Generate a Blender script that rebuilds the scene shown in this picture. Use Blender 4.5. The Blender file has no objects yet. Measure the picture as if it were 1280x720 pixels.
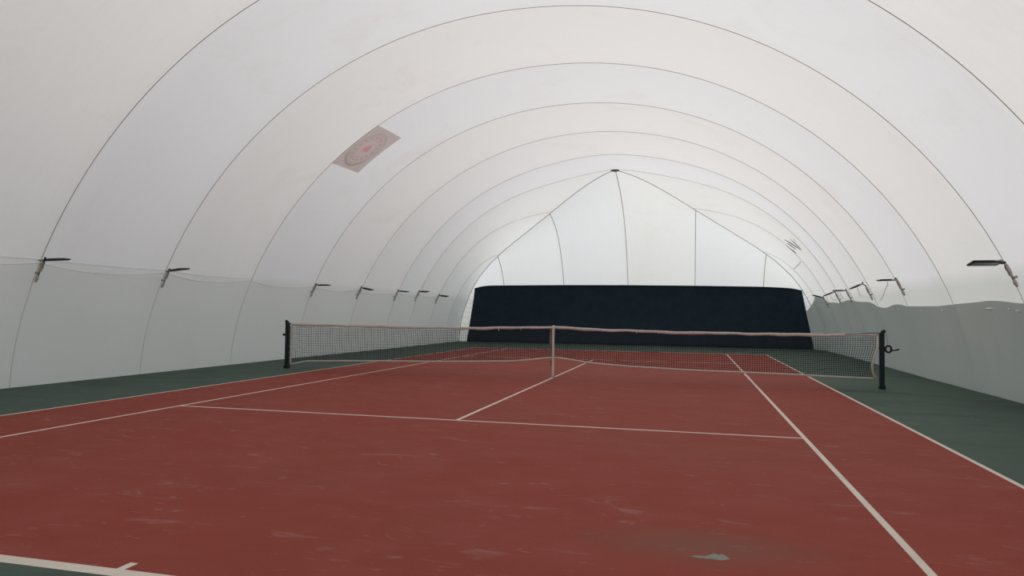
import bpy, bmesh, math, random
from mathutils import Vector, Matrix
random.seed(4)
C = bpy.context.scene.collection
PI = math.pi

# ------------------------------------------------------------------ helpers
def link(name, bm, mats, parent=None, smooth=True):
    bmesh.ops.recalc_face_normals(bm, faces=bm.faces)
    me = bpy.data.meshes.new(name)
    bm.to_mesh(me); bm.free()
    for m in (mats if isinstance(mats, (list, tuple)) else [mats]):
        me.materials.append(m)
    if smooth:
        for p in me.polygons: p.use_smooth = True
    o = bpy.data.objects.new(name, me); C.objects.link(o)
    if parent: o.parent = parent
    return o

def thing(name, label, cat, loc=(0, 0, 0), rotz=0, group=None):
    o = bpy.data.objects.new(name, None); C.objects.link(o)
    o.location = loc; o.rotation_euler = (0, 0, rotz); o.empty_display_size = .1
    o['label'] = label; o['category'] = cat
    if group: o['group'] = group
    return o

def tag(o, label, cat, group=None):
    o['label'] = label; o['category'] = cat
    if group: o['group'] = group
    return o

def struct(o, label=None):
    o['kind'] = 'structure'
    if label: o['label'] = label
    return o

def add_box(bm, c, size, rot=None, bevel=0.0):
    r = bmesh.ops.create_cube(bm, size=1)
    vs = r['verts']
    for v in vs: v.co = Vector((v.co.x * size[0], v.co.y * size[1], v.co.z * size[2]))
    if bevel > 0:
        es = list({e for v in vs for e in v.link_edges})
        rr = bmesh.ops.bevel(bm, geom=es, offset=bevel, segments=2, profile=.5, affect='EDGES')
        vs = list({v for f in rr['faces'] for v in f.verts} | {v for v in vs if v.is_valid})
    M = Matrix.Translation(c) @ (rot.to_4x4() if rot else Matrix.Identity(4))
    bmesh.ops.transform(bm, matrix=M, verts=[v for v in vs if v.is_valid])

def frame_of(d, ref=Vector((0, 0, 1))):
    d = d.normalized()
    if abs(d.dot(ref)) > .98: ref = Vector((0, 1, 0))
    a = d.cross(ref).normalized(); b = a.cross(d).normalized()
    return a, b

def add_tube(bm, pts, r, n=8, r2=None, closed=False, ref=Vector((0, 0, 1))):
    """round or oval tube; r across, r2 along the second axis; r may be a list"""
    pts = [Vector(p) for p in pts]; N = len(pts); rings = []
    for i, p in enumerate(pts):
        if closed: d = pts[(i + 1) % N] - pts[i - 1]
        else: d = pts[min(i + 1, N - 1)] - pts[max(i - 1, 0)]
        a, b = frame_of(d, ref)
        ra = r[i] if isinstance(r, (list, tuple)) else r
        rb = ra if r2 is None else r2
        rings.append([bm.verts.new(p + a * ra * math.cos(2 * PI * k / n + PI / n) + b * rb * math.sin(2 * PI * k / n + PI / n)) for k in range(n)])
    for i in range(N if closed else N - 1):
        A, B = rings[i], rings[(i + 1) % N]
        for k in range(n): bm.faces.new((A[k], A[(k + 1) % n], B[(k + 1) % n], B[k]))
    if not closed:
        bm.faces.new(rings[0]); bm.faces.new(rings[-1][::-1])

def add_strip(bm, rows):
    vs = [[bm.verts.new(p) for p in r] for r in rows]
    for i in range(len(vs) - 1):
        for j in range(len(vs[i]) - 1):
            bm.faces.new((vs[i][j], vs[i][j + 1], vs[i + 1][j + 1], vs[i + 1][j]))

def add_slab(bm, rows, off):
    """sheet of real thickness: rows of points, and the same rows moved by off(i, j)"""
    n, m = len(rows), len(rows[0])
    A = [[bm.verts.new(p) for p in r] for r in rows]
    B = [[bm.verts.new(Vector(rows[i][j]) + off(i, j)) for j in range(m)] for i in range(n)]
    for i in range(n - 1):
        for j in range(m - 1):
            bm.faces.new((A[i][j], A[i][j + 1], A[i + 1][j + 1], A[i + 1][j]))
            bm.faces.new((B[i][j], B[i + 1][j], B[i + 1][j + 1], B[i][j + 1]))
    for i in range(n - 1):
        bm.faces.new((A[i][0], A[i + 1][0], B[i + 1][0], B[i][0]))
        bm.faces.new((A[i][-1], B[i][-1], B[i + 1][-1], A[i + 1][-1]))
    for j in range(m - 1):
        bm.faces.new((A[0][j], B[0][j], B[0][j + 1], A[0][j + 1]))
        bm.faces.new((A[-1][j], A[-1][j + 1], B[-1][j + 1], B[-1][j]))

def lerp_table(tab, x):
    if x <= tab[0][0]: return tab[0][1]
    for (x0, y0), (x1, y1) in zip(tab, tab[1:]):
        if x <= x1: return y0 + (y1 - y0) * (x - x0) / (x1 - x0)
    return tab[-1][1]

def smooth_table(tab, x, w):
    return sum(lerp_table(tab, x + w * k / 4) for k in range(-4, 5)) / 9

# ------------------------------------------------------------------ materials
def new_mat(name):
    m = bpy.data.materials.new(name); m.use_nodes = True
    return m, m.node_tree.nodes, m.node_tree.links, m.node_tree.nodes['Principled BSDF']

def simple(name, col, rough=.6, metal=0.0, noise=.08, scale=20.0, bump=0.0, spec=.3):
    m, N, L, b = new_mat(name)
    tc = N.new('ShaderNodeTexCoord'); nz = N.new('ShaderNodeTexNoise'); nz.inputs['Scale'].default_value = scale; nz.inputs['Detail'].default_value = 4
    L.new(tc.outputs['Object'], nz.inputs['Vector'])
    mx = N.new('ShaderNodeMix'); mx.data_type = 'RGBA'
    mx.inputs['A'].default_value = (*[c * (1 - noise) for c in col], 1); mx.inputs['B'].default_value = (*[min(1, c * (1 + noise)) for c in col], 1)
    L.new(nz.outputs['Fac'], mx.inputs['Factor']); L.new(mx.outputs['Result'], b.inputs['Base Color'])
    b.inputs['Roughness'].default_value = rough; b.inputs['Metallic'].default_value = metal; b.inputs['Specular IOR Level'].default_value = spec
    if bump:
        bp = N.new('ShaderNodeBump'); bp.inputs['Strength'].default_value = bump; bp.inputs['Distance'].default_value = .01
        L.new(nz.outputs['Fac'], bp.inputs['Height']); L.new(bp.outputs['Normal'], b.inputs['Normal'])
    return m

def mth(N, L, op, a, b=None, c=None):
    n = N.new('ShaderNodeMath'); n.operation = op
    for i, v in enumerate((a, b, c)):
        if v is None: continue
        if isinstance(v, (int, float)): n.inputs[i].default_value = v
        else: L.new(v, n.inputs[i])
    return n.outputs[0]

def rgbmix(N, L, fac, a, b):
    mx = N.new('ShaderNodeMix'); mx.data_type = 'RGBA'
    for k, v in (('Factor', fac), ('A', a), ('B', b)):
        if isinstance(v, (int, float)): mx.inputs[k].default_value = v
        elif isinstance(v, tuple): mx.inputs[k].default_value = (*v, 1)
        else: L.new(v, mx.inputs[k])
    return mx.outputs['Result']

def noise(N, L, vec, scale, detail=3, rough=.5, dist=0.0, stretch=None, rot=0.0):
    if stretch:
        mp = N.new('ShaderNodeMapping'); mp.inputs['Scale'].default_value = stretch; mp.inputs['Rotation'].default_value = (0, 0, rot)
        L.new(vec, mp.inputs['Vector']); vec = mp.outputs['Vector']
    n = N.new('ShaderNodeTexNoise'); n.inputs['Scale'].default_value = scale; n.inputs['Detail'].default_value = detail
    n.inputs['Roughness'].default_value = rough; n.inputs['Distortion'].default_value = dist
    L.new(vec, n.inputs['Vector']); return n.outputs['Fac']

def ramp(N, L, fac, lo, hi, a=0.0, b=1.0):
    r = N.new('ShaderNodeMapRange'); r.inputs['From Min'].default_value = lo; r.inputs['From Max'].default_value = hi
    r.inputs['To Min'].default_value = a; r.inputs['To Max'].default_value = b; r.clamp = True
    L.new(fac, r.inputs['Value']); return r.outputs['Result']

# ------------------------------------------------------------------ the dome's shape (metres, court centre at the origin, +Y away from the camera)
W, H, PP, SS = 8.151, 6.923, 2.081, 1.703
YA, YE = 11.04, 17.563
YB = -27.0
SEAMS = [-26.2, -23.2, -20.3, -17.3, -14.3, -11.35, -8.4, -5.47, -2.59, .36, 3.335, 6.23, 9.05, 11.0]
GORES = [-8.3, -5.72, -2.9, .0, 2.9, 5.72, 8.3]

def XC(y): return -.05 + .165 * min(1, max(0, (y - 3) / 8))
def base(m):
    m = min(1, max(0, m)); return H * (1 - m ** PP) ** (1 / SS)
def delta(m):
    m = min(1, max(0, m)); z = (1 - m ** PP) ** (1 / SS)
    return .219 * z + .22 * 4 * m * (1 - m) + .647 * 16 * m * m * (1 - m) ** 2
def bulge(v, cuts):
    for a, b in zip(cuts, cuts[1:]):
        if a <= v <= b: return math.sin(PI * (v - a) / (b - a))
    return 0.0
SEAMCUT = SEAMS + [13.25, 15.5, 17.56]
def shell(ts, y, inset=0.0, pillow=True):
    """point of the membrane: ts = -1..1 across, y along; inset moves it towards the room"""
    t = abs(ts); sg = 1 if ts >= 0 else -1
    u = (y - YA) / (YE - YA)
    m = max(t, u); k = math.exp(-abs(t - u) / .32)
    z = base(m) - delta(m) * k
    p = Vector((XC(y) + W * ts, y, z))
    e = 1e-3
    slope = (base(min(1, m + e)) - base(max(0, m - e))) / (2 * e)
    if t >= u: n = Vector((-slope * sg / W, 0, 1)).normalized()
    else: n = Vector((0, -slope / (YE - YA), 1)).normalized()
    d = -inset
    if pillow:
        a = .075 * min(1, z / 1.2) * (1 - k ** 2)
        d += a * (bulge(y, SEAMCUT) if t >= u else bulge(W * ts, GORES))
    return p + n * d
def ts_of_theta(th): return abs(math.sin(th)) ** (2 / PP) * (1 if th >= 0 else -1)
def ts_at_z(z): return (1 - (z / H) ** SS) ** (1 / PP)
def at_z(y, z):
    """ts of the wall at height z, found on the real surface"""
    a, b = .3, 1.0
    for _ in range(40):
        m = (a + b) / 2
        if shell(m, y, 0, False).z > z: a = m
        else: b = m
    return a
def ymitre(t): return YA + (YE - YA) * t
def t_hip(z):
    """where the hip seam passes height z"""
    a, b = .2, 1.0
    for _ in range(40):
        m = (a + b) / 2
        if base(m) - delta(m) > z: a = m
        else: b = m
    return a
def y_end(x, z):
    """depth of the end wall at x and height z"""
    a, b = YA, YE
    for _ in range(30):
        m = (a + b) / 2
        if shell((x - XC(m)) / W, m, 0, False).z > z: a = m
        else: b = m
    return a

# ------------------------------------------------------------------ membrane material
def membrane(name, axis):
    m, N, L, b = new_mat(name)
    out = N['Material Output']; N.remove(b)
    geo = N.new('ShaderNodeNewGeometry'); pos = geo.outputs['Position']
    sx = N.new('ShaderNodeSeparateXYZ'); L.new(pos, sx.inputs[0])
    # every other panel of the fabric is a slightly different batch of white
    co = sx.outputs[axis]
    cuts = SEAMCUT if axis == 1 else GORES
    # panel by panel, 1 = the warmer white
    flags = [1, 0, 1, 0, 1, 0, 1, 0, 1, 0, 1, .75, 0, 1, .7, .5] if axis == 1 else [0, .3, 0, 1, 0, .7]
    band = flags[0]
    for cval, f0, f1 in zip(cuts[1:-1], flags, flags[1:]):
        band = mth(N, L, 'MULTIPLY_ADD', mth(N, L, 'GREATER_THAN', co, cval), float(f1 - f0), band)
    warm = (.847, .843, .831); cool = (.838, .840, .854)
    col = rgbmix(N, L, band, cool, warm) if axis == 1 else rgbmix(N, L, band, (.846, .858, .872), (.852, .860, .848))
    if True:
        # the doubled skirt of the fabric up to the lamp line
        z = sx.outputs[2]
        wob = noise(N, L, pos, .9, 2)
        zz = mth(N, L, 'MULTIPLY_ADD', wob, .12, z)
        sk = ramp(N, L, zz, 2.02, 2.3, 1, 0)
        col = rgbmix(N, L, mth(N, L, 'MULTIPLY', sk, .8), col, (.655, .68, .65))
    # stains and creases of the cloth
    st = noise(N, L, pos, .55, 5, .6, .6)
    col = rgbmix(N, L, ramp(N, L, st, .56, .8, 0, .22), col, (.66, .58, .48))
    st2 = noise(N, L, pos, 1.6, 4, .65, 1.5, (1, .35, 2.2))
    col = rgbmix(N, L, ramp(N, L, st2, .62, .8, 0, .14), col, (.60, .55, .48))
    fine = noise(N, L, pos, 3.0, 3, .5, 0, (.5, 6, .5) if axis == 1 else (6, .5, .5))
    col = rgbmix(N, L, ramp(N, L, fine, .35, .7, 0, .05), col, (.6, .6, .6))
    dif = N.new('ShaderNodeBsdfDiffuse'); tr = N.new('ShaderNodeBsdfTranslucent')
    L.new(col, dif.inputs['Color']); L.new(col, tr.inputs['Color'])
    # soft creases in the cloth
    w1 = noise(N, L, pos, 1.1, 3, .5, .3)
    bp = N.new('ShaderNodeBump'); bp.inputs['Strength'].default_value = .12; bp.inputs['Distance'].default_value = .08
    L.new(w1, bp.inputs['Height']); L.new(bp.outputs['Normal'], dif.inputs['Normal'])
    mx = N.new('ShaderNodeMixShader'); mx.inputs[0].default_value = .42
    L.new(dif.outputs[0], mx.inputs[1]); L.new(tr.outputs[0], mx.inputs[2])
    gl = N.new('ShaderNodeBsdfGlossy'); gl.inputs['Roughness'].default_value = .45; gl.inputs['Color'].default_value = (.8, .8, .8, 1)
    m2 = N.new('ShaderNodeMixShader'); m2.inputs[0].default_value = .03
    L.new(mx.outputs[0], m2.inputs[1]); L.new(gl.outputs[0], m2.inputs[2])
    L.new(m2.outputs[0], out.inputs['Surface'])
    return m
M_barrel = membrane('white_membrane_barrel', 1)
M_end = membrane('white_membrane_end', 0)
M_hip = simple('hip_webbing', (.30, .28, .255), .8, noise=.15, scale=8)
def strap_mat():
    m, N, L, b = new_mat('seam_webbing')
    geo = N.new('ShaderNodeNewGeometry'); sx = N.new('ShaderNodeSeparateXYZ'); L.new(geo.outputs['Position'], sx.inputs[0])
    nz = noise(N, L, geo.outputs['Position'], 6, 3)
    col = rgbmix(N, L, nz, (.53, .48, .43), (.60, .54, .48))
    col = rgbmix(N, L, ramp(N, L, sx.outputs[2], 1.95, 2.15, 1, 0), col, (.74, .71, .66))   # the webbing colour turns paler over the skirt
    L.new(col, b.inputs['Base Color']); b.inputs['Roughness'].default_value = .8; b.inputs['Specular IOR Level'].default_value = .1
    return m
M_strap = strap_mat()
M_black = simple('black_powder_coat', (.011, .012, .014), .45, noise=.2)
M_lens = simple('floodlight_glass', (.035, .037, .042), .25, noise=.05, spec=.5)
M_foil = simple('grey_tape', (.50, .45, .41), .6, noise=.5, scale=60, bump=.5)
M_steel = simple('galvanised_steel', (.38, .38, .38), .4, .7, noise=.2)
M_cable = simple('white_cable', (.88, .88, .86), .6)
M_lead = simple('grey_lead', (.38, .37, .36), .6)
M_post = simple('dark_green_post', (.009, .017, .019), .45, noise=.25, scale=30)
M_net = simple('net_cord', (.016, .018, .021), .8)
M_band = simple('net_band', (.56, .47, .42), .8, noise=.3, scale=14, bump=.3)
M_tape = simple('net_tape', (.56, .51, .46), .8, noise=.18, scale=18)
M_strapw = simple('centre_strap_white', (.60, .54, .47), .75, noise=.12, scale=20)
M_strapd = simple('centre_strap_dusty', (.60, .48, .44), .8, noise=.15, scale=20)

# ------------------------------------------------------------------ membrane meshes
# the printed emblem is a square of fabric of its own, sewn in here
E_Y0, E_Y1 = .36, 1.84
E_X0, E_X1 = -5.55, -4.36
tA, tB = (E_X0 + .05) / W, (E_X1 + .05) / W
# arc length table so the round emblem stays round on the curve
NT = 80; TT = [tA + (tB - tA) * i / NT for i in range(NT + 1)]
LEN = [0.0]
for a, b in zip(TT, TT[1:]): LEN.append(LEN[-1] + (shell(b, 1.1, 0, False) - shell(a, 1.1, 0, False)).length)
def ts_arc(q):
    q = min(1, max(0, q)) * LEN[-1]
    for i in range(NT):
        if q <= LEN[i + 1]: return TT[i] + (TT[i + 1] - TT[i]) * (q - LEN[i]) / (LEN[i + 1] - LEN[i])
    return TT[-1]
NTH = 56
TH = [PI / 2 * i / NTH for i in range(NTH + 1)]
# insert the height where the walls hand over to the ceiling
ts_split = ts_at_z(2.1)
Tset = sorted(set([round(ts_of_theta(t), 6) for t in TH] + [round(ts_split, 6), round(-tA, 6), round(-tB, 6)]))
isplit = Tset.index(round(ts_split, 6))
ys = []
for a, b in zip(SEAMCUT, SEAMCUT[1:]):
    for k in range(10): ys.append(a + (b - a) * k / 10)
ys.append(YE)
ys = sorted([YB, E_Y1] + ys)

def barrel(name, idx, sides):
    bm = bmesh.new(); idx = list(idx)
    for sg in sides:
        V = [[bm.verts.new(shell(sg * Tset[i], min(y, ymitre(Tset[i])))) for y in ys] for i in idx]
        for a in range(len(idx) - 1):
            tm = -(Tset[idx[a]] + Tset[idx[a + 1]]) / 2
            for j in range(len(ys) - 1):
                if sg < 0 and tA < tm < tB and E_Y0 < (ys[j] + ys[j + 1]) / 2 < E_Y1: continue   # the emblem panel's place
                bm.faces.new((V[a][j], V[a][j + 1], V[a + 1][j + 1], V[a + 1][j]))
    bmesh.ops.remove_doubles(bm, verts=bm.verts, dist=1e-4)
    bmesh.ops.delete(bm, geom=[v for v in bm.verts if not v.link_faces], context='VERTS')
    return link(name, bm, M_barrel)
struct(barrel('ceiling', range(0, isplit + 1), (-1, 1)))
struct(barrel('wall_left', range(isplit, len(Tset)), (-1,)))
struct(barrel('wall_right', range(isplit, len(Tset)), (1,)))

def end_wall(name, ends):
    bm = bmesh.new(); rows = []
    K = 72
    for t in Tset:
        y = ymitre(t); row = []
        for k in range(K + 1):
            ts = t * (2 * k / K - 1)
            row.append(shell(ts, y))
        rows.append(row)
    add_strip(bm, rows)
    bmesh.ops.remove_doubles(bm, verts=bm.verts, dist=1e-4)
    return link(name, bm, M_end)
struct(end_wall('wall_back', None))
bm = bmesh.new()   # the end behind the photographer: a plain gable of the same cloth
prof = [shell(s * t, YB) for s, rng in ((-1, reversed(Tset)), (1, Tset[1:])) for t in rng]
add_strip(bm, [[Vector((p.x, YB, 0)) for p in prof], prof])
bmesh.ops.remove_doubles(bm, verts=bm.verts, dist=1e-4)
struct(link('wall_front', bm, M_end, smooth=False))

# seams: a webbing strap on every join of the fabric
trim_n = [0]
def seam(pts, w=.0078, h=.006, mat=None):
    trim_n[0] += 1
    bm = bmesh.new(); add_tube(bm, pts, w, 6, r2=h)
    return struct(link('trim_%d' % trim_n[0], bm, mat or M_strap))
def seam_arch(y, t0=0.0):
    full = []
    fine = [ts_of_theta(PI / 2 * i / 90) for i in range(91)]
    if t0 == 0:
        tt = [-t for t in reversed(fine)] + fine[1:]
        seam([shell(t, y, .008, False) for t in tt])
    else:
        for s in (-1, 1):
            tt = [t0] + [t for t in fine if t > t0 + .01]
            seam([shell(s * t, y, .008, False) for t in tt])
for y in SEAMS[6:]: seam_arch(y)
for y in (13.25, 15.5): seam_arch(y, (y - YA) / (YE - YA))
for s in (-1, 1):   # the two hip seams where the end vault meets the barrel
    seam([shell(s * t, ymitre(t), .012, False) for t in [i / 60 for i in range(61)]], .015, .010, M_hip)
for xg in GORES[1:-1]:
    t = abs(xg) / W; s = 1 if xg >= 0 else -1
    us = [t + (1 - t) * (i / 50) ** .8 for i in range(51)]
    seam([shell(s * t * (1 if t else 0), YA + (YE - YA) * u, .010, False) for u in us], .012, .008, M_hip)
# round clamp where the hip seams meet the ridge
t_ap = shell(0, YA, .03, False)
apex = thing('ridge_clamp', 'small dark round clamp where the roof seams meet at the ridge', 'clamp', t_ap)
bm = bmesh.new()
bmesh.ops.create_cone(bm, cap_ends=True, segments=28, radius1=.14, radius2=.16, depth=.03)
link('plate', bm, simple('clamp_metal', (.10, .095, .09), .5, .5), apex, False)
for k in range(6):
    bm = bmesh.new()
    a = 2 * PI * k / 6
    bmesh.ops.create_cone(bm, cap_ends=True, segments=6, radius1=.014, radius2=.012, depth=.02,
                          matrix=Matrix.Translation((.1 * math.cos(a), .1 * math.sin(a), -.022)))
    link('bolt', bm, M_steel, apex, False)

# ------------------------------------------------------------------ floor with the court
def floor_mat(name, kind):
    m, N, L, b = new_mat(name)
    geo = N.new('ShaderNodeNewGeometry'); pos = geo.outputs['Position']
    sx = N.new('ShaderNodeSeparateXYZ'); L.new(pos, sx.inputs[0])
    red = (.255, .043, .027); green = (.066, .104, .079); white = (.70, .62, .54)
    big = noise(N, L, pos, .35, 4, .55); mid = noise(N, L, pos, 1.4, 4, .6, .5, (1, 1.6, 1))
    fine = noise(N, L, pos, 60, 2)
    if kind == 'red':
        col = rgbmix(N, L, ramp(N, L, big, .3, .7), red, (.242, .050, .032))
        col = rgbmix(N, L, ramp(N, L, mid, .42, .75, 0, .6), col, (.285, .070, .053))
    elif kind == 'green':
        col = rgbmix(N, L, ramp(N, L, big, .3, .7), green, (.070, .100, .083))
        dk = noise(N, L, pos, .55, 4, .6, 1.2, (.5, 1.4, 1), .35)
        col = rgbmix(N, L, ramp(N, L, dk, .52, .68, 0, .6), col, (.040, .056, .049))
        col = rgbmix(N, L, ramp(N, L, mid, .5, .8, 0, .5), col, (.095, .120, .102))
    else:
        col = rgbmix(N, L, ramp(N, L, mid, .3, .75), white, (.60, .52, .45))
        wear = noise(N, L, pos, 9, 4, .7)
        col = rgbmix(N, L, ramp(N, L, wear, .62, .8, 0, .35), col, (.34, .22, .18))
    if kind != 'line':
        # pale shoe and ball scuffs
        f = None
        for sc, stx, rot, th, amt in ((3.2, (1, 3.0, 1), .4, .645, .40), (5.5, (.7, 3.6, 1), -.5, .65, .42), (9.0, (.6, 4.0, 1), 1.0, .68, .36), (2.2, (.8, 2.0, 1), -1.1, .615, .26)):
            s = noise(N, L, pos, sc, 4, .62, 1.2, stx, rot)
            r_ = ramp(N, L, s, th, th + .14, 0, amt)
            f = r_ if f is None else mth(N, L, 'MAXIMUM', f, r_)
        col = rgbmix(N, L, f, col, (.46, .34, .31) if kind == 'red' else (.30, .33, .31))
        if kind == 'red':
            # dusty stain round the worn patch beside the right singles line
            dx = mth(N, L, 'MULTIPLY', mth(N, L, 'SUBTRACT', sx.outputs[0], 2.95), 1.1)
            dy = mth(N, L, 'MULTIPLY', mth(N, L, 'SUBTRACT', sx.outputs[1], -10.55), 2.1)
            d2 = mth(N, L, 'SQRT', mth(N, L, 'ADD', mth(N, L, 'POWER', dx, 2.0), mth(N, L, 'POWER', dy, 2.0)))
            d3 = mth(N, L, 'MULTIPLY_ADD', mid, .9, d2)
            col = rgbmix(N, L, ramp(N, L, d3, .55, 1.35, .5, 0), col, (.165, .098, .070))
    col = rgbmix(N, L, ramp(N, L, fine, .3, .7, 0, .10), col, (.05, .03, .03) if kind != 'line' else (.4, .35, .3))
    L.new(col, b.inputs['Base Color'])
    b.inputs['Roughness'].default_value = .75; b.inputs['Specular IOR Level'].default_value = .12
    bp = N.new('ShaderNodeBump'); bp.inputs['Strength'].default_value = .15; bp.inputs['Distance'].default_value = .002
    L.new(noise(N, L, pos, 180, 2), bp.inputs['Height']); L.new(bp.outputs['Normal'], b.inputs['Normal'])
    return m
mats = [floor_mat('court_green', 'green'), floor_mat('court_red', 'red'), floor_mat('court_lines', 'line')]
lw = .05
rects = []   # the painted lines, x0 x1 y0 y1
for s in (-1, 1):
    rects.append(tuple(sorted((s * 5.485, s * (5.485 - lw)))) + (-11.885, 11.885))
    rects.append(tuple(sorted((s * 4.115, s * (4.115 - lw)))) + (-11.885, 11.885))
    rects.append((-4.115, 4.115) + tuple(sorted((s * 6.425, s * 6.375))))
    rects.append((-5.485, 5.485) + tuple(sorted((s * 11.885, s * 11.795))))
    rects.append((-.025, .025) + tuple(sorted((s * 11.80, s * 11.70))))
rects.append((-.025, .025, -6.4, 6.4))
xs = sorted({-8.35, 8.35} | {v for r in rects for v in r[:2]}); yy = sorted({YB, 17.75} | {v for r in rects for v in r[2:]})
bm = bmesh.new(); G = [[bm.verts.new((x, y, 0)) for y in yy] for x in xs]
for i in range(len(xs) - 1):
    for j in range(len(yy) - 1):
        f = bm.faces.new((G[i][j], G[i + 1][j], G[i + 1][j + 1], G[i][j + 1]))
        cx, cy = (xs[i] + xs[i + 1]) / 2, (yy[j] + yy[j + 1]) / 2
        k = 1 if abs(cx) < 5.485 and abs(cy) < 11.885 else 0
        if any(r[0] < cx < r[1] and r[2] < cy < r[3] for r in rects): k = 2
        f.material_index = k
floor = struct(link('floor', bm, mats, smooth=False))
# a chip in the paint that shows the grey screed
outline = [(2.86, -10.755), (2.90, -10.77), (2.96, -10.765), (3.02, -10.775), (3.07, -10.745), (3.055, -10.70), (3.035, -10.665), (3.015, -10.69), (2.985, -10.665), (2.965, -10.70), (2.93, -10.735), (2.885, -10.735)]
bm = bmesh.new()
lo = [bm.verts.new((x, y, .0002)) for x, y in outline]; hi = [bm.verts.new((x * .97 + 2.965 * .03, y * .97 - 10.72 * .03, .0022)) for x, y in outline]
bm.faces.new(hi)
for i in range(len(lo)): bm.faces.new((lo[i], lo[(i + 1) % len(lo)], hi[(i + 1) % len(lo)], hi[i]))
chip = link('paint_chip', bm, simple('grey_screed', (.22, .23, .19), .9, noise=.35, scale=40), floor, False)
chip['label'] = 'small grey chip in the red court paint'
bm = bmesh.new()
R_ = 150
for x0, x1, y0, y1 in ((-R_, -8.25, -R_, R_), (8.25, R_, -R_, R_), (-8.25, 8.25, -R_, YB), (-8.25, 8.25, 17.7, R_)):
    add_strip(bm, [[Vector((x0, y0, -.03)), Vector((x1, y0, -.03))], [Vector((x0, y1, -.03)), Vector((x1, y1, -.03))]])
struct(link('ground', bm, simple('ground_outside', (.10, .105, .10), .9, noise=.3, scale=.4), smooth=False))

# ------------------------------------------------------------------ backdrop curtain
def backdrop():
    top = [(-7.18, 2.50), (-7.0, 2.575), (-6.75, 2.625), (-6.4, 2.655), (-3, 2.685), (0, 2.69), (3, 2.67), (5.7, 2.635), (6.6, 2.60), (7.0, 2.575), (7.25, 2.53), (7.42, 2.46)]
    cur = thing('backdrop_curtain', 'wide near-black backdrop curtain across the foot of the far end wall', 'curtain', (0, 17.4, 0))
    bm = bmesh.new(); n, m = 150, 26; rows = []
    for j in range(m + 1):
        v = j / m; row = []
        for i in range(n + 1):
            u = i / n
            xl = -7.60 + .58 * v ** 1.1; xr = 7.93 - .57 * v ** 1.1
            x = xl + (xr - xl) * u
            zt = smooth_table(top, -7.18 + 14.6 * u, .25)
            z = .003 + (zt - .003) * v
            lim = W * t_hip(z) - .03
            x = max(.115 - lim, min(.115 + lim, x))
            y = y_end(x, z) - .10 + .018 * math.sin(x * 5.3 + math.sin(x * 1.7) * 2) * (1 - .5 * v) + .012 * math.sin(x * 13.1)
            row.append(Vector((x, y - 17.4, z)))
        rows.append(row)
    add_slab(bm, rows, lambda i, j: Vector((0, -.012, 0)))
    link('curtain_sheet', bm, simple('navy_black_cloth', (.027, .043, .062), .9, noise=.2, scale=3, spec=.05), cur)
    bm = bmesh.new()
    add_slab(bm, [[rows[m][i] + Vector((0, -.016, -.05)) for i in range(n + 1)], [rows[m][i] + Vector((0, -.016, .008)) for i in range(n + 1)]], lambda i, j: Vector((0, -.008, 0)))
    link('top_hem', bm, simple('navy_black_hem', (.020, .032, .047), .9, spec=.05), cur)
    for k, z in enumerate([2.44, 2.3, 2.15, 2.0, 1.82, 1.62, 1.4, 1.15, .85, .5]):
        for s in (-1, 1):
            if s > 0 and z < 1.75: continue
            v = z / 2.55
            xe = (-7.60 + .58 * v ** 1.1) if s < 0 else (7.93 - .57 * v ** 1.1)
            tm = ts_at_z(z + .06); yq = ymitre(tm) - .3 - .12 * (k % 3)
            q = shell(s * at_z(yq, z + .07), yq, .02)
            a = Vector((xe - s * .04, y_end(xe - s * .05, z) - .13, z))
            pts = [a.lerp(q, f) + Vector((0, 0, -.03 * math.sin(PI * f))) - Vector((0, 17.4, 0)) for f in (0, .2, .4, .6, .8, 1)]
            bm = bmesh.new(); add_tube(bm, pts, .008, 6)
            link('tie_cord', bm, M_cable, cur)
    return cur
backdrop()

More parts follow.
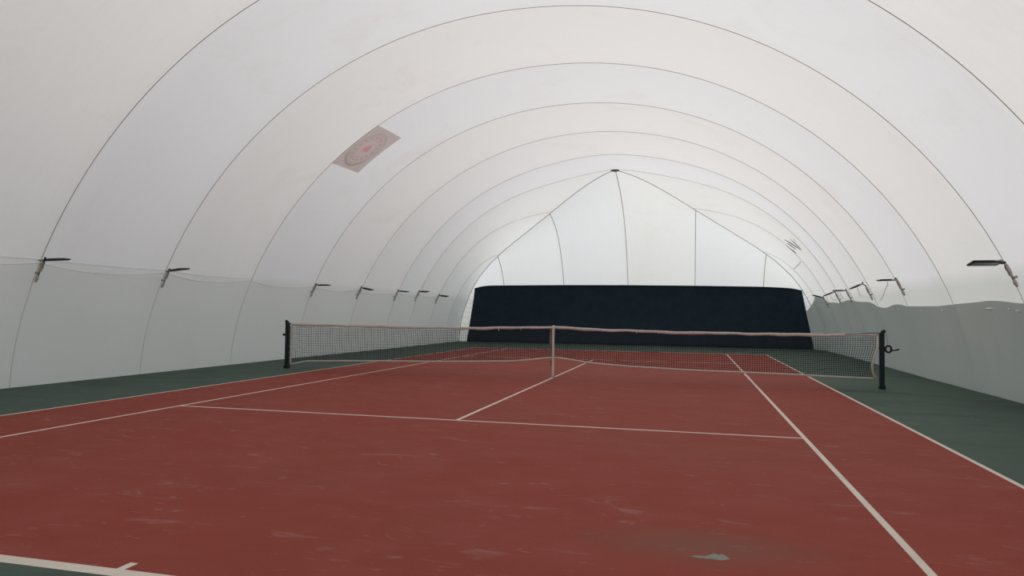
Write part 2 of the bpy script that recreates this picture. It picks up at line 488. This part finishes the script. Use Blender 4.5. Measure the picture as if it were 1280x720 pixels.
# ------------------------------------------------------------------ grey tarpaulin low on the right wall
def tarp():
    top = [(-27, 1.60), (-14, 1.62), (-6, 1.60), (-2.56, 1.62), (-1.0, 1.66), (0, 1.65), (1, 1.62), (2.5, 1.61), (3.8, 1.69), (4.8, 1.68), (5.6, 1.63), (6.3, 1.69), (7.3, 1.82), (8.3, 1.83), (9.3, 1.92), (10.2, 1.93), (11.5, 1.86), (12.4, 1.88), (13.2, 1.93), (13.7, 2.0), (14.2, 2.09), (15.0, 2.2), (15.4, 2.20), (16.0, 2.08), (16.5, 1.97), (17.4, 1.62)]
    bm = bmesh.new(); rows = []; n, m = 320, 22
    t = thing('wall_tarpaulin', 'long grey-green tarpaulin with a wavy top edge along the foot of the right wall', 'tarpaulin', (8.1, 0, 0))
    off = Vector((8.1, 0, 0))
    for i in range(n + 1):
        y0 = -26.8 + (17.4 + 26.8) * i / n
        zt = smooth_table(top, y0, .22) + .008 * math.sin(y0 * 3.1)
        row = []
        for j in range(m + 1):
            v = j / m; z = .003 + (zt - .003) * v
            ye = min(16.5, ymitre(ts_at_z(z)) - .25)          # here it leaves the side wall and runs to the curtain's edge
            y = min(y0, ye); ts = at_z(y, z)
            ins = .030 + .006 * math.sin(y * 2.6 + .6 * math.sin(y)) * (1 - v * .6)
            ins += min(1, max(0, (y - 6) / 5)) * .010 * math.sin(y * 4.1 - z * 1.4)
            if y > 14.5: ins += .012 * math.sin(z * 13 + y) * (y - 14.5) / 2
            p = shell(ts, y, ins)
            if y0 > ye:
                f = min(1, (y0 - ye) / (17.4 - ye))
                xc_ = 7.93 - .57 * (z / 2.6) ** 1.1 - .01
                c = Vector((xc_, y_end(xc_, z) - .13, z))
                p = p.lerp(c, f)
            row.append(p - off)
        rows.append(row)
    add_strip(bm, rows)
    mt, N, L, b = new_mat('grey_green_tarp'); out = N['Material Output']
    geo = N.new('ShaderNodeNewGeometry'); pos = geo.outputs['Position']
    st = noise(N, L, pos, 1.1, 4, .6, .4, (1, 2.2, .25)); big = noise(N, L, pos, .4, 3)
    col = rgbmix(N, L, ramp(N, L, big, .35, .65), (.475, .53, .525), (.51, .545, .53))
    col = rgbmix(N, L, ramp(N, L, st, .5, .75, 0, .5), col, (.56, .565, .535))
    L.new(col, b.inputs['Base Color']); b.inputs['Roughness'].default_value = .7; b.inputs['Specular IOR Level'].default_value = .1
    tr = N.new('ShaderNodeBsdfTranslucent'); L.new(col, tr.inputs['Color'])
    mx = N.new('ShaderNodeMixShader'); mx.inputs[0].default_value = .4
    L.new(b.outputs[0], mx.inputs[1]); L.new(tr.outputs[0], mx.inputs[2]); L.new(mx.outputs[0], out.inputs['Surface'])
    link('tarp_sheet', bm, mt, t)
    # pale slits near the top edge where the ties have torn through
    for y, z, w in ((-2.3, 1.50, .16), (-1.95, 1.52, .10), (-1.1, 1.53, .34), (1.2, 1.52, .16), (2.5, 1.52, .10), (4.4, 1.57, .16), (4.95, 1.57, .12), (-3.0, 1.5, .2)):
        bm = bmesh.new(); rr = []
        for f in range(7):
            q = f / 6; hh = .016 * math.sin(PI * min(.97, max(.03, q))) + .003
            yq = y + w * (q - .5)
            rr.append([shell(at_z(yq, z - hh), yq, .046) - off, shell(at_z(yq, z + hh), yq, .046) - off])
        add_slab(bm, rr, lambda i, j: Vector((-.003, 0, 0)))
        p = link('pale_slit', bm, M_cable, t)
        p['label'] = 'pale torn slit in the tarpaulin'
    bm = bmesh.new(); add_tube(bm, [shell(at_z(14.0 - .05 * i, 2.05 - .06 * i), 14.0 - .05 * i, .06) - off for i in range(9)], .012, 6)
    link('hanging_tie', bm, M_cable, t)
tarp()

# ------------------------------------------------------------------ floodlights
def elbow(pts, n=5):
    """round off the corners of a polyline"""
    pts = [Vector(p) for p in pts]; out = [pts[0]]
    for a, b, c in zip(pts, pts[1:], pts[2:]):
        p, q = a.lerp(b, .75), b.lerp(c, .25)
        for k in range(n + 1):
            f = k / n; out.append((p * (1 - f) ** 2) + b * 2 * f * (1 - f) + q * f * f)
    out.append(pts[-1]); return out

def flood(side, y, z, label, tilt=0.0, lift=0.03, yaw=0.0, roll=0.0, lead=None, arm=.0, headlen=.35, gap=.055):
    """side -1 left wall, 1 right; local +X points into the room"""
    P = shell(side * at_z(y, z), y, gap)
    o = thing('flood_light', label, 'floodlight', P, 0 if side < 0 else PI, 'floodlights along the %s wall' % ('left' if side < 0 else 'right'))
    rz = Matrix.Rotation(-o.rotation_euler.z, 3, 'Z')
    def loc(q): return rz @ (q - P)
    q2 = loc(shell(side * at_z(y, z - .34), y, gap + .005)); q0 = Vector((.02, 0, .02))
    bm = bmesh.new(); add_tube(bm, [q0, q2], .016, 8); link('wall_bar', bm, M_steel, o)
    d = q2 - q0
    bm = bmesh.new()
    add_tube(bm, [q0 + d * f + Vector((.004 * math.sin(31 * f), .008 * math.sin(23 * f), 0)) for f in (.04, .10, .2, .3, .42, .5, .56)], [.018, .028, .034, .032, .029, .025, .016], 10)
    link('tape_wrap', bm, M_foil, o)
    bm = bmesh.new()
    add_tube(bm, [q0 + d * f for f in (.70, .76, .84, .92, 1.0)], [.016, .026, .030, .024, .014], 10)
    link('tape_wrap', bm, M_foil, o)
    bm = bmesh.new()   # clip that holds the bar to the seam
    qa = q0 + d * .63; zc = z + .02 - .36 * .63
    add_tube(bm, [loc(shell(side * at_z(y, zc), y, .004)), qa], .022, 8); link('wall_clip', bm, M_steel, o)
    hx = .05 + arm
    head_c = Vector((hx, 0, lift))
    bm = bmesh.new(); add_tube(bm, elbow([q0 + d * .10, q0 + Vector((.0, 0, .02)), Vector((.05, 0, lift * .6)), head_c]), .014, 8); link('arm', bm, M_black, o)
    Rm = Matrix.Rotation(yaw, 3, 'Z') @ Matrix.Rotation(tilt, 3, 'Y') @ Matrix.Rotation(roll, 3, 'X')
    # U-shaped bracket that carries the head
    bm = bmesh.new()
    br = [head_c + Rm @ Vector(v) for v in ((.13, -.155, .0), (.0, -.155, .0), (.0, .155, .0), (.13, .155, .0))]
    add_tube(bm, elbow(br, 4), .010, 6)
    link('bracket', bm, M_steel, o)
    bm = bmesh.new(); hc = head_c + Rm @ Vector((.02 + headlen / 2, 0, 0))
    add_box(bm, hc, (headlen, .275, .030), Rm, .006)
    for k in range(9):   # cooling fins on the back of the housing
        add_box(bm, hc + Rm @ Vector((-.11 + .0275 * k, 0, .019)), (.006, .20, .012), Rm)
    link('housing', bm, M_black, o, False)
    bm = bmesh.new(); add_box(bm, hc + Rm @ Vector((.005, 0, -.0165)), (headlen - .05, .235, .005), Rm, .001)
    link('glass', bm, M_lens, o, False)
    bm = bmesh.new()
    bmesh.ops.create_cone(bm, cap_ends=True, segments=12, radius1=.02, radius2=.016, depth=.05, matrix=Matrix.Translation(head_c + Vector((-.005, 0, .028))))
    link('tilt_knob', bm, M_black, o)
    if lead:
        e = loc(shell(side * at_z(y + lead[0], lead[1]), y + lead[0], .012)); s = hc + Rm @ Vector((-.02, 0, -.03))
        pts = [s, s + Vector((-.02, 0, -.06))] + [s.lerp(e, f) + Vector((0, 0, -.10 * math.sin(PI * f))) for f in (.25, .45, .65, .85)] + [e]
        bm = bmesh.new(); add_tube(bm, elbow(pts, 3), .006, 6); link('power_lead', bm, M_lead, o)
    return o
D = math.radians
# left wall, nearest first
flood(-1, -5.47, 2.14, 'black floodlight on the left wall nearest the camera, at the left edge of the photo', D(-2), .02, roll=D(5))
flood(-1, -2.59, 2.16, 'second black floodlight from the camera on the left wall', D(-7), .0, roll=D(5))
flood(-1, 3.3, 2.12, 'third left-wall floodlight, just above the left end of the net', D(0), .0, roll=D(3))
flood(-1, 6.05, 2.12, 'fourth left-wall floodlight, tipped down at its tip, above the left half of the net', D(11), .03, roll=D(3))
flood(-1, 8.88, 2.12, 'fifth left-wall floodlight, level, third from the curtain', D(4), .02, roll=D(2))
flood(-1, 10.8, 2.14, 'sixth left-wall floodlight, second from the curtain, with its bracket sticking up', D(2), .05, roll=D(8))
flood(-1, 13.08, 2.10, 'last left-wall floodlight, nearest the dark curtain', D(6), .0, roll=D(8))
# right wall, nearest first
flood(1, -2.72, 2.21, 'large black floodlight alone on the right wall nearest the camera', D(0), .02, roll=D(9), arm=.03, headlen=.39)
flood(1, 3.06, 2.24, 'level floodlight directly above the right net post, with a hanging lead', D(2), .02, roll=D(-2), lead=(2.8, 1.83))
flood(1, 6.3, 2.22, 'second right-wall floodlight beyond the net post, head peaked up beside its bracket', D(24), .10, lead=(1.6, 2.0), arm=.06, headlen=.32)
flood(1, 9.2, 2.20, 'level floodlight on the right wall, third from the curtain', D(1), .03, lead=(1.2, 1.98))
flood(1, 11.1, 2.20, 'right-wall floodlight second from the curtain, head tipped down', D(22), .06, lead=(1.0, 1.98))
flood(1, 13.45, 2.08, 'right-wall floodlight nearest the dark curtain, head raised above the tarpaulin corner', D(-14), .05, gap=.085)

# cables slung along the left wall from light to light
def slung(yz, name, label, r, m):
    pts = []
    for (y0, z0, s0), (y1, z1, _) in zip(yz, yz[1:]):
        for k in range(12):
            f = k / 12
            y = y0 + (y1 - y0) * f; z = z0 + (z1 - z0) * f - s0 * 4 * f * (1 - f)
            pts.append(shell(-at_z(y, z), y, .014 + r))
    pts.append(shell(-at_z(yz[-1][0], yz[-1][1]), yz[-1][0], .014 + r))
    bm = bmesh.new(); add_tube(bm, pts, r, 6)
    return tag(link(name, bm, m), label, 'cable')
slung([(-11.3, 2.12, .13), (-8.4, 2.12, .13), (-5.47, 2.10, .13), (-2.59, 2.11, .14), (.36, 2.10, .13), (3.3, 2.08, .12), (6.1, 2.08, .12), (9.1, 2.08, .1), (11.1, 2.08, .1), (13.3, 2.06, .1)], 'power_cable',
      'white power cable sagging from light to light along the left wall', .0065, M_cable)
slung([(-11.3, 2.17, .04), (-8.4, 2.17, .04), (-5.47, 2.16, .04), (-2.59, 2.16, .06), (.36, 2.14, .05)], 'control_cable',
      'thin pale upper cable strung above the sagging one on the left wall', .006, M_cable)

# ------------------------------------------------------------------ net posts
def post(x, label, collar, winch):
    s = 1 if x > 0 else -1
    o = thing('net_post', label, 'net post', (x, 0, 0), 0, 'net posts')
    bm = bmesh.new(); add_box(bm, (0, 0, .54), (.085, .085, 1.07), None, .008); link('column', bm, M_post, o, False)
    bm = bmesh.new(); add_box(bm, (0, 0, .035), (.115, .115, .07), None, .010); link('floor_sleeve', bm, M_post, o, False)
    bm = bmesh.new()
    add_box(bm, (s * .012, 0, 1.085), (.06, .05, .05), None, .008)
    bmesh.ops.create_cone(bm, cap_ends=True, segments=16, radius1=.035, radius2=.035, depth=.03, matrix=Matrix.Translation((s * .035, 0, 1.10)) @ Matrix.Rotation(PI / 2, 4, 'X'))
    link('cable_pulley', bm, M_post, o, False)
    if winch:
        w = Vector((.115, 0, .765))
        bm = bmesh.new(); ring = [w + Vector((.052 * math.cos(a), 0, .062 * math.sin(a))) for a in [2 * PI * k / 24 for k in range(24)]]
        add_tube(bm, ring, .019, 8, closed=True, ref=Vector((0, 1, 0)))
        add_box(bm, (.055, 0, .765), (.04, .05, .07), None, .006)
        wn = link('winch', bm, M_black, o)
        bm = bmesh.new(); add_tube(bm, [w + Vector((.05, 0, -.03)), w + Vector((.11, -.01, -.02)), w + Vector((.16, -.02, -.006)), w + Vector((.185, -.03, .004))], [.013, .014, .015, .013], 8)
        link('crank_handle', bm, M_black, wn)
        bm = bmesh.new(); add_tube(bm, [(.045, 0, 1.12), (.075, 0, 1.03), (.11, 0, .83)], .004, 6)
        link('winch_wire', bm, M_steel, o)
    else:
        bm = bmesh.new()
        bmesh.ops.create_cone(bm, cap_ends=True, segments=14, radius1=.026, radius2=.030, depth=.09, matrix=Matrix.Translation((-.075, 0, .79)) @ Matrix.Rotation(PI / 2, 4, 'Y'))
        link('cleat', bm, M_black, o)
        for zz in (.79, .45):
            bm = bmesh.new(); bmesh.ops.create_cone(bm, cap_ends=True, segments=10, radius1=.012, radius2=.012, depth=.05, matrix=Matrix.Translation((.055, 0, zz)) @ Matrix.Rotation(PI / 2, 4, 'Y'))
            link('lacing_hook', bm, M_black, o)
    return o
post(-6.4, 'dark green net post at the left end of the net, beside the white wall', True, False)
post(6.4, 'dark green net post with a black winch crank at the right end of the net', True, True)

# ------------------------------------------------------------------ the net
TOP = [(-6.36, 1.065), (-5.5, 1.05), (-4.7, 1.05), (-3, 1.04), (-2, 1.045), (-.9, 1.07), (0, 1.10), (.8, 1.068), (1.8, 1.045), (2.8, 1.035), (4.3, 1.035), (5.4, 1.04), (6.36, 1.06)]
BOT = [(-6.3, .10), (-5.9, .18), (-5, .215), (-3.9, .24), (-2.4, .27), (-.9, .325), (-.3, .39), (-.05, .43), (.05, .43), (.3, .40), (.8, .335), (1.6, .285), (2.8, .25), (4, .235), (4.9, .225), (5.7, .205), (6.27, .20)]
RX = [(.20, 6.29), (.32, 6.235), (.47, 6.215), (.62, 6.255), (.78, 6.32), (1.05, 6.345)]
def ntop(x): return smooth_table(TOP, x, .25) + .004 * math.sin(x * 4.3) + .003 * math.sin(x * 9.1)
def nbot(x): return smooth_table(BOT, x, .12)
def npt(u, v):
    """u along the net 0..1, v up 0..1"""
    xe = -6.315 + (6.345 + 6.315) * u
    zb_, zt_ = nbot(xe), ntop(xe) - .055
    z = zb_ + (zt_ - zb_) * v
    xr = smooth_table(RX, z, .04)
    k = max(0.0, (u - .86) / .14) ** 2
    x = xe + (xr - 6.345) * k
    y = .05 * math.sin(PI * v) * math.sin(u * 19) * .5 - .10 * math.sin(PI * (1 - v) * .9) * k + .02 * (1 - v) * math.sin(u * 41)
    return Vector((x, y, z))
net = thing('tennis_net', 'black mesh tennis net with a dusty white top band across the court', 'tennis net', (0, 0, 0))
bm = bmesh.new()
NU, NV = 281, 20
R = .0033
def add_bar(bm, pts, r, plane):
    """square cord; plane 'v' for upright cords, 'h' for level ones"""
    rings = []
    for p in pts:
        if plane == 'v': o4 = [(-r, -r, 0), (r, -r, 0), (r, r, 0), (-r, r, 0)]
        else: o4 = [(0, -r, -r), (0, r, -r), (0, r, r), (0, -r, r)]
        rings.append([bm.verts.new(p + Vector(q)) for q in o4])
    for A, B in zip(rings, rings[1:]):
        for k in range(4): bm.faces.new((A[k], A[(k + 1) % 4], B[(k + 1) % 4], B[k]))
for i in range(NU + 1):
    u = i / NU
    add_bar(bm, [npt(u, j / 10) for j in range(11)], R, 'v')
for j in range(1, NV):
    add_bar(bm, [npt(i / 140, j / NV) for i in range(141)], R, 'h')
link('net_mesh', bm, M_net, net, False)
# top band folded over the cord, slightly rumpled
bm = bmesh.new(); rows = []
xsn = [-6.30 + 12.62 * i / 240 for i in range(241)]
for x in xsn:
    zt = ntop(x); w = .030 + .004 * math.sin(x * 6.7) + .003 * math.sin(x * 15)
    yb = .006 * math.sin(x * 5)
    h = .058 + .006 * math.sin(x * 2.9) + .004 * math.sin(x * 11.3)
    rows.append([Vector((x, yb - .012, zt - h)), Vector((x, yb - .016, zt - h * .5)), Vector((x, yb - .010, zt - .004)), Vector((x, yb, zt)), Vector((x, yb + .010, zt - .004)), Vector((x, yb + .016, zt - h * .5)), Vector((x, yb + .012, zt - h)), Vector((x, yb - .012, zt - h))])
add_strip(bm, rows)
bmesh.ops.remove_doubles(bm, verts=bm.verts, dist=1e-5)
bmesh.ops.holes_fill(bm, edges=[e for e in bm.edges if e.is_boundary])
link('headband', bm, M_band, net)
bm = bmesh.new()
add_tube(bm, [(-6.357, 0, 1.072), (-6.32, 0, 1.055), (-6.28, 0, ntop(-6.28) - .008)], .006, 6)
link('tension_cord', bm, M_black, net)
bm = bmesh.new()
add_tube(bm, [(6.357, 0, 1.07), (6.34, 0, ntop(6.35) + .004), (6.2, -.012, ntop(6.2) + .006), (6.0, -.014, ntop(6.0) - .008), (5.75, -.014, ntop(5.75) - .012)], .007, 6)
link('tension_cord', bm, M_black, net)
def tape(rows, name, m, off):
    bm = bmesh.new(); add_slab(bm, rows, lambda i, j: off); return link(name, bm, m, net)
rows = []
for i in range(181):
    u = i / 180; p = npt(u, 0)
    rows.append([p + Vector((0, -.012, -.020)), p + Vector((0, -.014, .016))])
tape(rows, 'bottom_tape', M_tape, Vector((0, .022, 0)))
tape([[npt(0, v / 20) + Vector((-.012, -.012, 0)), npt(0, v / 20) + Vector((.022, -.012, 0))] for v in range(21)], 'side_tape', M_tape, Vector((0, .022, 0)))
tape([[npt(1, v / 24) + Vector((-.034, -.014, 0)), npt(1, v / 24) + Vector((.008, -.014, 0))] for v in range(25)], 'side_tape', M_tape, Vector((0, .022, 0)))
for z in (.92, .79, .66, .52, .38, .25):   # lacing cords that tie the side to the post
    bm = bmesh.new(); add_tube(bm, [(-6.357, 0, z - .01), (-6.33, -.015, z), (-6.29, 0, z + .012)], .004, 6)
    link('lacing', bm, M_tape, net)
bm = bmesh.new()
add_tube(bm, [(6.357, 0, .775), (6.32, -.02, .79), (6.28, -.012, .80)], .008, 6)
link('lacing', bm, M_net, net)
for x, l in ((-1.22, .045), (-.72, .03), (1.75, .03), (2.2, .02), (-3.1, .025)):   # frayed ends of thread under the band
    bm = bmesh.new(); z = ntop(x) - .055
    add_tube(bm, [(x, -.014, z + .02), (x + .004, -.02, z - l * .5), (x, -.02, z - l)], [.012, .009, .005], 6)
    link('thread_end', bm, M_tape, net)

# centre strap
st = thing('center_strap', 'white webbing strap holding down the middle of the net', 'net strap', (0, 0, 0))
zt = ntop(0) + .008
def webbing(pts, w, name, m, parent):
    rows = [[Vector(p) + Vector((-w / 2, 0, 0)), Vector(p) + Vector((w / 2, 0, 0))] for p in pts]
    bm = bmesh.new(); add_slab(bm, rows, lambda i, j: Vector((0, -.005, .002 if 0 < i < 4 else 0))); return link(name, bm, m, parent, False)
webbing([(0, .034, zt - .05), (0, .026, zt - .008), (0, .004, zt + .006), (0, -.018, zt - .006), (0, -.026, zt - .05), (-.002, -.026, .6), (-.002, -.024, .25), (-.002, -.020, .035)], .050, 'front_strap', M_strapw, st)
webbing([(-.035, .036, zt - .02), (-.060, .042, zt - .12), (-.068, .045, .8), (-.064, .046, .6), (-.056, .048, .42), (-.05, .05, .36)], .056, 'back_strap', M_strapd, st)
bm = bmesh.new()
for c, sz in (((-.055, .05, .345), (.05, .012, .012)), ((-.055, .05, .305), (.05, .012, .012)), ((-.077, .05, .325), (.010, .012, .05)), ((-.033, .05, .325), (.010, .012, .05))): add_box(bm, c, sz, None, .002)
add_tube(bm, [(-.06, .05, .31), (-.065, .05, .27), (-.055, .052, .24)], .008, 6)
link('buckle', bm, M_black, st, False)
bm = bmesh.new()
add_box(bm, (0, -.02, .012), (.075, .05, .024), None, .004)
add_tube(bm, [(-.028, -.02, .02), (-.028, -.02, .045), (.028, -.02, .045), (.028, -.02, .02)], .005, 6)
link('floor_anchor', bm, M_steel, st, False)

# ------------------------------------------------------------------ emblem printed on a square of fabric sewn into the roof
NE = 36
OC = shell(ts_arc(.5), (E_Y0 + E_Y1) / 2)
def emblem_material():
    m, N, L, b = new_mat('printed_emblem'); out = N['Material Output']; N.remove(b)
    uv = N.new('ShaderNodeUVMap'); uv.uv_map = 'face'
    sx = N.new('ShaderNodeSeparateXYZ'); L.new(uv.outputs[0], sx.inputs[0])
    A = mth(N, L, 'MULTIPLY_ADD', sx.outputs[0], 2.0, -1.0); B = mth(N, L, 'MULTIPLY_ADD', sx.outputs[1], 2.0, -1.0)
    geo = N.new('ShaderNodeNewGeometry'); pos = geo.outputs['Position']
    def dist(a0, b0, sa=1.0, sb=1.0, rot=0.0):
        da = mth(N, L, 'SUBTRACT', A, a0); db = mth(N, L, 'SUBTRACT', B, b0)
        ca, sa_ = math.cos(rot), math.sin(rot)
        p = mth(N, L, 'ADD', mth(N, L, 'MULTIPLY', da, ca), mth(N, L, 'MULTIPLY', db, sa_))
        q = mth(N, L, 'SUBTRACT', mth(N, L, 'MULTIPLY', db, ca), mth(N, L, 'MULTIPLY', da, sa_))
        p = mth(N, L, 'DIVIDE', p, sa); q = mth(N, L, 'DIVIDE', q, sb)
        return mth(N, L, 'SQRT', mth(N, L, 'ADD', mth(N, L, 'MULTIPLY', p, p), mth(N, L, 'MULTIPLY', q, q)))
    r = dist(0.0, 0.0)
    def band(v, lo, hi, e=.015):
        return mth(N, L, 'MULTIPLY', ramp(N, L, v, lo - e, lo + e), ramp(N, L, v, hi - e, hi + e, 1, 0))
    nz = noise(N, L, pos, 5, 4, .6)
    col = rgbmix(N, L, ramp(N, L, nz, .3, .7), (.530, .455, .435), (.565, .492, .465))
    col = rgbmix(N, L, ramp(N, L, r, .78, .82, .75, 0), col, (.535, .430, .422))
    ringc = (.38, .325, .32)
    col = rgbmix(N, L, mth(N, L, 'MULTIPLY', band(r, .765, .80), .75), col, ringc)
    col = rgbmix(N, L, mth(N, L, 'MULTIPLY', band(r, .69, .715), .45), col, ringc)
    col = rgbmix(N, L, mth(N, L, 'MULTIPLY', band(r, .43, .455), .45), col, ringc)
    col = rgbmix(N, L, ramp(N, L, r, .41, .43, .5, 0), col, (.58, .505, .49))
    # heavier ring on the lower side
    low = mth(N, L, 'SUBTRACT', mth(N, L, 'MULTIPLY', A, -1.0), mth(N, L, 'MULTIPLY', B, .1))
    col = rgbmix(N, L, mth(N, L, 'MULTIPLY', band(r, .80, .885), ramp(N, L, low, .25, .6, 0, .85)), col, (.36, .325, .32))
    # ring of sixteen small stars
    th = mth(N, L, 'ARCTAN2', B, A); seg = mth(N, L, 'MULTIPLY', th, 16 / (2 * PI))
    fr = mth(N, L, 'SUBTRACT', mth(N, L, 'FRACT', mth(N, L, 'ADD', seg, 20.25)), .5)
    tx = mth(N, L, 'MULTIPLY', fr, 2 * PI / 16 * .575); ty = mth(N, L, 'SUBTRACT', r, .575)
    sd = mth(N, L, 'SQRT', mth(N, L, 'ADD', mth(N, L, 'MULTIPLY', tx, tx), mth(N, L, 'MULTIPLY', ty, ty)))
    ang = mth(N, L, 'ARCTAN2', tx, ty)
    lim = mth(N, L, 'MULTIPLY_ADD', mth(N, L, 'COSINE', mth(N, L, 'MULTIPLY', ang, 5.0)), .014, .044)
    dd = mth(N, L, 'SUBTRACT', sd, lim)
    col = rgbmix(N, L, ramp(N, L, dd, -.008, .012, .8, 0), col, (.40, .29, .30))
    # red strokes at the centre
    for (a0, b0, la, lb, ro) in ((.0, .02, .24, .075, .15), (.02, .16, .17, .05, -.35), (-.02, -.13, .20, .05, .55), (-.06, .06, .08, .17, .1)):
        col = rgbmix(N, L, ramp(N, L, dist(a0, b0, la, lb, ro), .75, 1.15, .8, 0), col, (.62, .27, .29))
    dif = N.new('ShaderNodeBsdfDiffuse'); tr = N.new('ShaderNodeBsdfTranslucent')
    L.new(col, dif.inputs['Color']); L.new(col, tr.inputs['Color'])
    mx = N.new('ShaderNodeMixShader'); mx.inputs[0].default_value = .42
    L.new(dif.outputs[0], mx.inputs[1]); L.new(tr.outputs[0], mx.inputs[2]); L.new(mx.outputs[0], out.inputs['Surface'])
    return m
bm = bmesh.new(); uvl = bm.loops.layers.uv.new('face')
Vg = [[bm.verts.new(shell(ts_arc(i / NE), E_Y0 + (E_Y1 - E_Y0) * j / NE) - OC) for j in range(NE + 1)] for i in range(NE + 1)]
for i in range(NE):
    for j in range(NE):
        f = bm.faces.new((Vg[i][j], Vg[i][j + 1], Vg[i + 1][j + 1], Vg[i + 1][j]))
        for lp, (p, q) in zip(f.loops, ((i, j), (i, j + 1), (i + 1, j + 1), (i + 1, j))): lp[uvl].uv = (p / NE, q / NE)
em = link('roof_emblem', bm, emblem_material()); em.location = OC
tag(em, 'pinkish grey square panel with a ringed round emblem sewn into the left of the roof', 'emblem panel')

# dark smudged print high on the right side near the curtain
def strokes():
    P0 = Vector((6.45, 12.6, 4.0))
    o = thing('faded_print', 'small dark smudge of streaked print high on the right of the roof', 'print', P0)
    m = simple('faded_blue_grey', (.22, .235, .27), .9, noise=.3)
    def on(a, b, k, n, ins):
        z = a[0] + (b[0] - a[0]) * k / n; y = a[1] + (b[1] - a[1]) * k / n
        return shell(at_z(y, z), y, ins)
    for a, b, w in (((4.22, 12.88), (3.75, 12.37), .038), ((4.16, 12.34), (3.77, 12.26), .046), ((4.06, 13.35), (3.73, 13.1), .040), ((4.1, 13.0), (3.85, 12.8), .040), ((4.12, 11.97), (4.0, 11.98), .024)):
        dz, dy = b[0] - a[0], b[1] - a[1]; ln = math.hypot(dz, dy); nz_, ny_ = -dy / ln, dz / ln
        bm = bmesh.new(); rows = []
        for k, f in enumerate((.3, .8, 1, 1, 1, .8, .3)):
            h = w * f
            rows.append([on((a[0] + nz_ * q, a[1] + ny_ * q), (b[0] + nz_ * q, b[1] + ny_ * q), k, 6, .012) - P0 for q in (-h, h)])
        add_slab(bm, rows, lambda i, j: Vector((-.003, 0, -.003))); link('streak', bm, m, o, False)
    P1 = Vector((6.86, 14.4, 3.4))
    pts = [on((3.31, 15.38), (3.47, 13.58), k, 6, .03) for k in range(7)]
    bm = bmesh.new(); add_tube(bm, [p - P1 for p in pts], .012, 6, r2=.005, ref=Vector((-.7, 0, -.7)))
    o2 = link('repair_tape', bm, M_hip); o2.location = P1
    tag(o2, 'short thin dark strip of tape below the dark smudge on the right', 'tape')
strokes()

# ------------------------------------------------------------------ daylight through the membrane
w = bpy.data.worlds.new('World'); bpy.context.scene.world = w; w.use_nodes = True
bg = w.node_tree.nodes['Background']; bg.inputs['Color'].default_value = (.93, .97, 1.0, 1); bg.inputs['Strength'].default_value = .72
s = bpy.data.lights.new('sun', 'SUN'); s.energy = 3.75; s.angle = D(40); s.color = (1, .985, .96)
so = bpy.data.objects.new('sun', s); C.objects.link(so)
dirv = Vector((.33, .40, .85))      # towards the sun: high, on the right and beyond the far end
so.rotation_euler = dirv.to_track_quat('Z', 'Y').to_euler(); so.location = (20, 20, 40)

# ------------------------------------------------------------------ camera
cx, cy, cz, yaw, pitch, roll, f = 2.8571, -14.8816, 1.3444, -.2495, .0369, .0128, 880.66
fw = Vector((math.sin(yaw) * math.cos(pitch), math.cos(yaw) * math.cos(pitch), math.sin(pitch)))
rt = Vector((math.cos(yaw), -math.sin(yaw), 0)); up = rt.cross(fw)
r2 = rt * math.cos(roll) + up * math.sin(roll); u2 = -rt * math.sin(roll) + up * math.cos(roll)
cam = bpy.data.cameras.new('camera'); co = bpy.data.objects.new('camera', cam); C.objects.link(co)
cam.sensor_fit = 'HORIZONTAL'; cam.sensor_width = 36; cam.lens = 36 * f / 1280; cam.clip_end = 300
Mx = Matrix((r2, u2, -fw)).transposed().to_4x4(); Mx.translation = (cx, cy, cz); co.matrix_world = Mx
sc = bpy.context.scene; sc.camera = co
sc.view_settings.view_transform = 'Standard'; sc.view_settings.look = 'None'; sc.view_settings.gamma = 1; sc.view_settings.use_curve_mapping = False
sc.view_settings.exposure = 0.12
sc.cycles.max_bounces = 10; sc.cycles.diffuse_bounces = 8
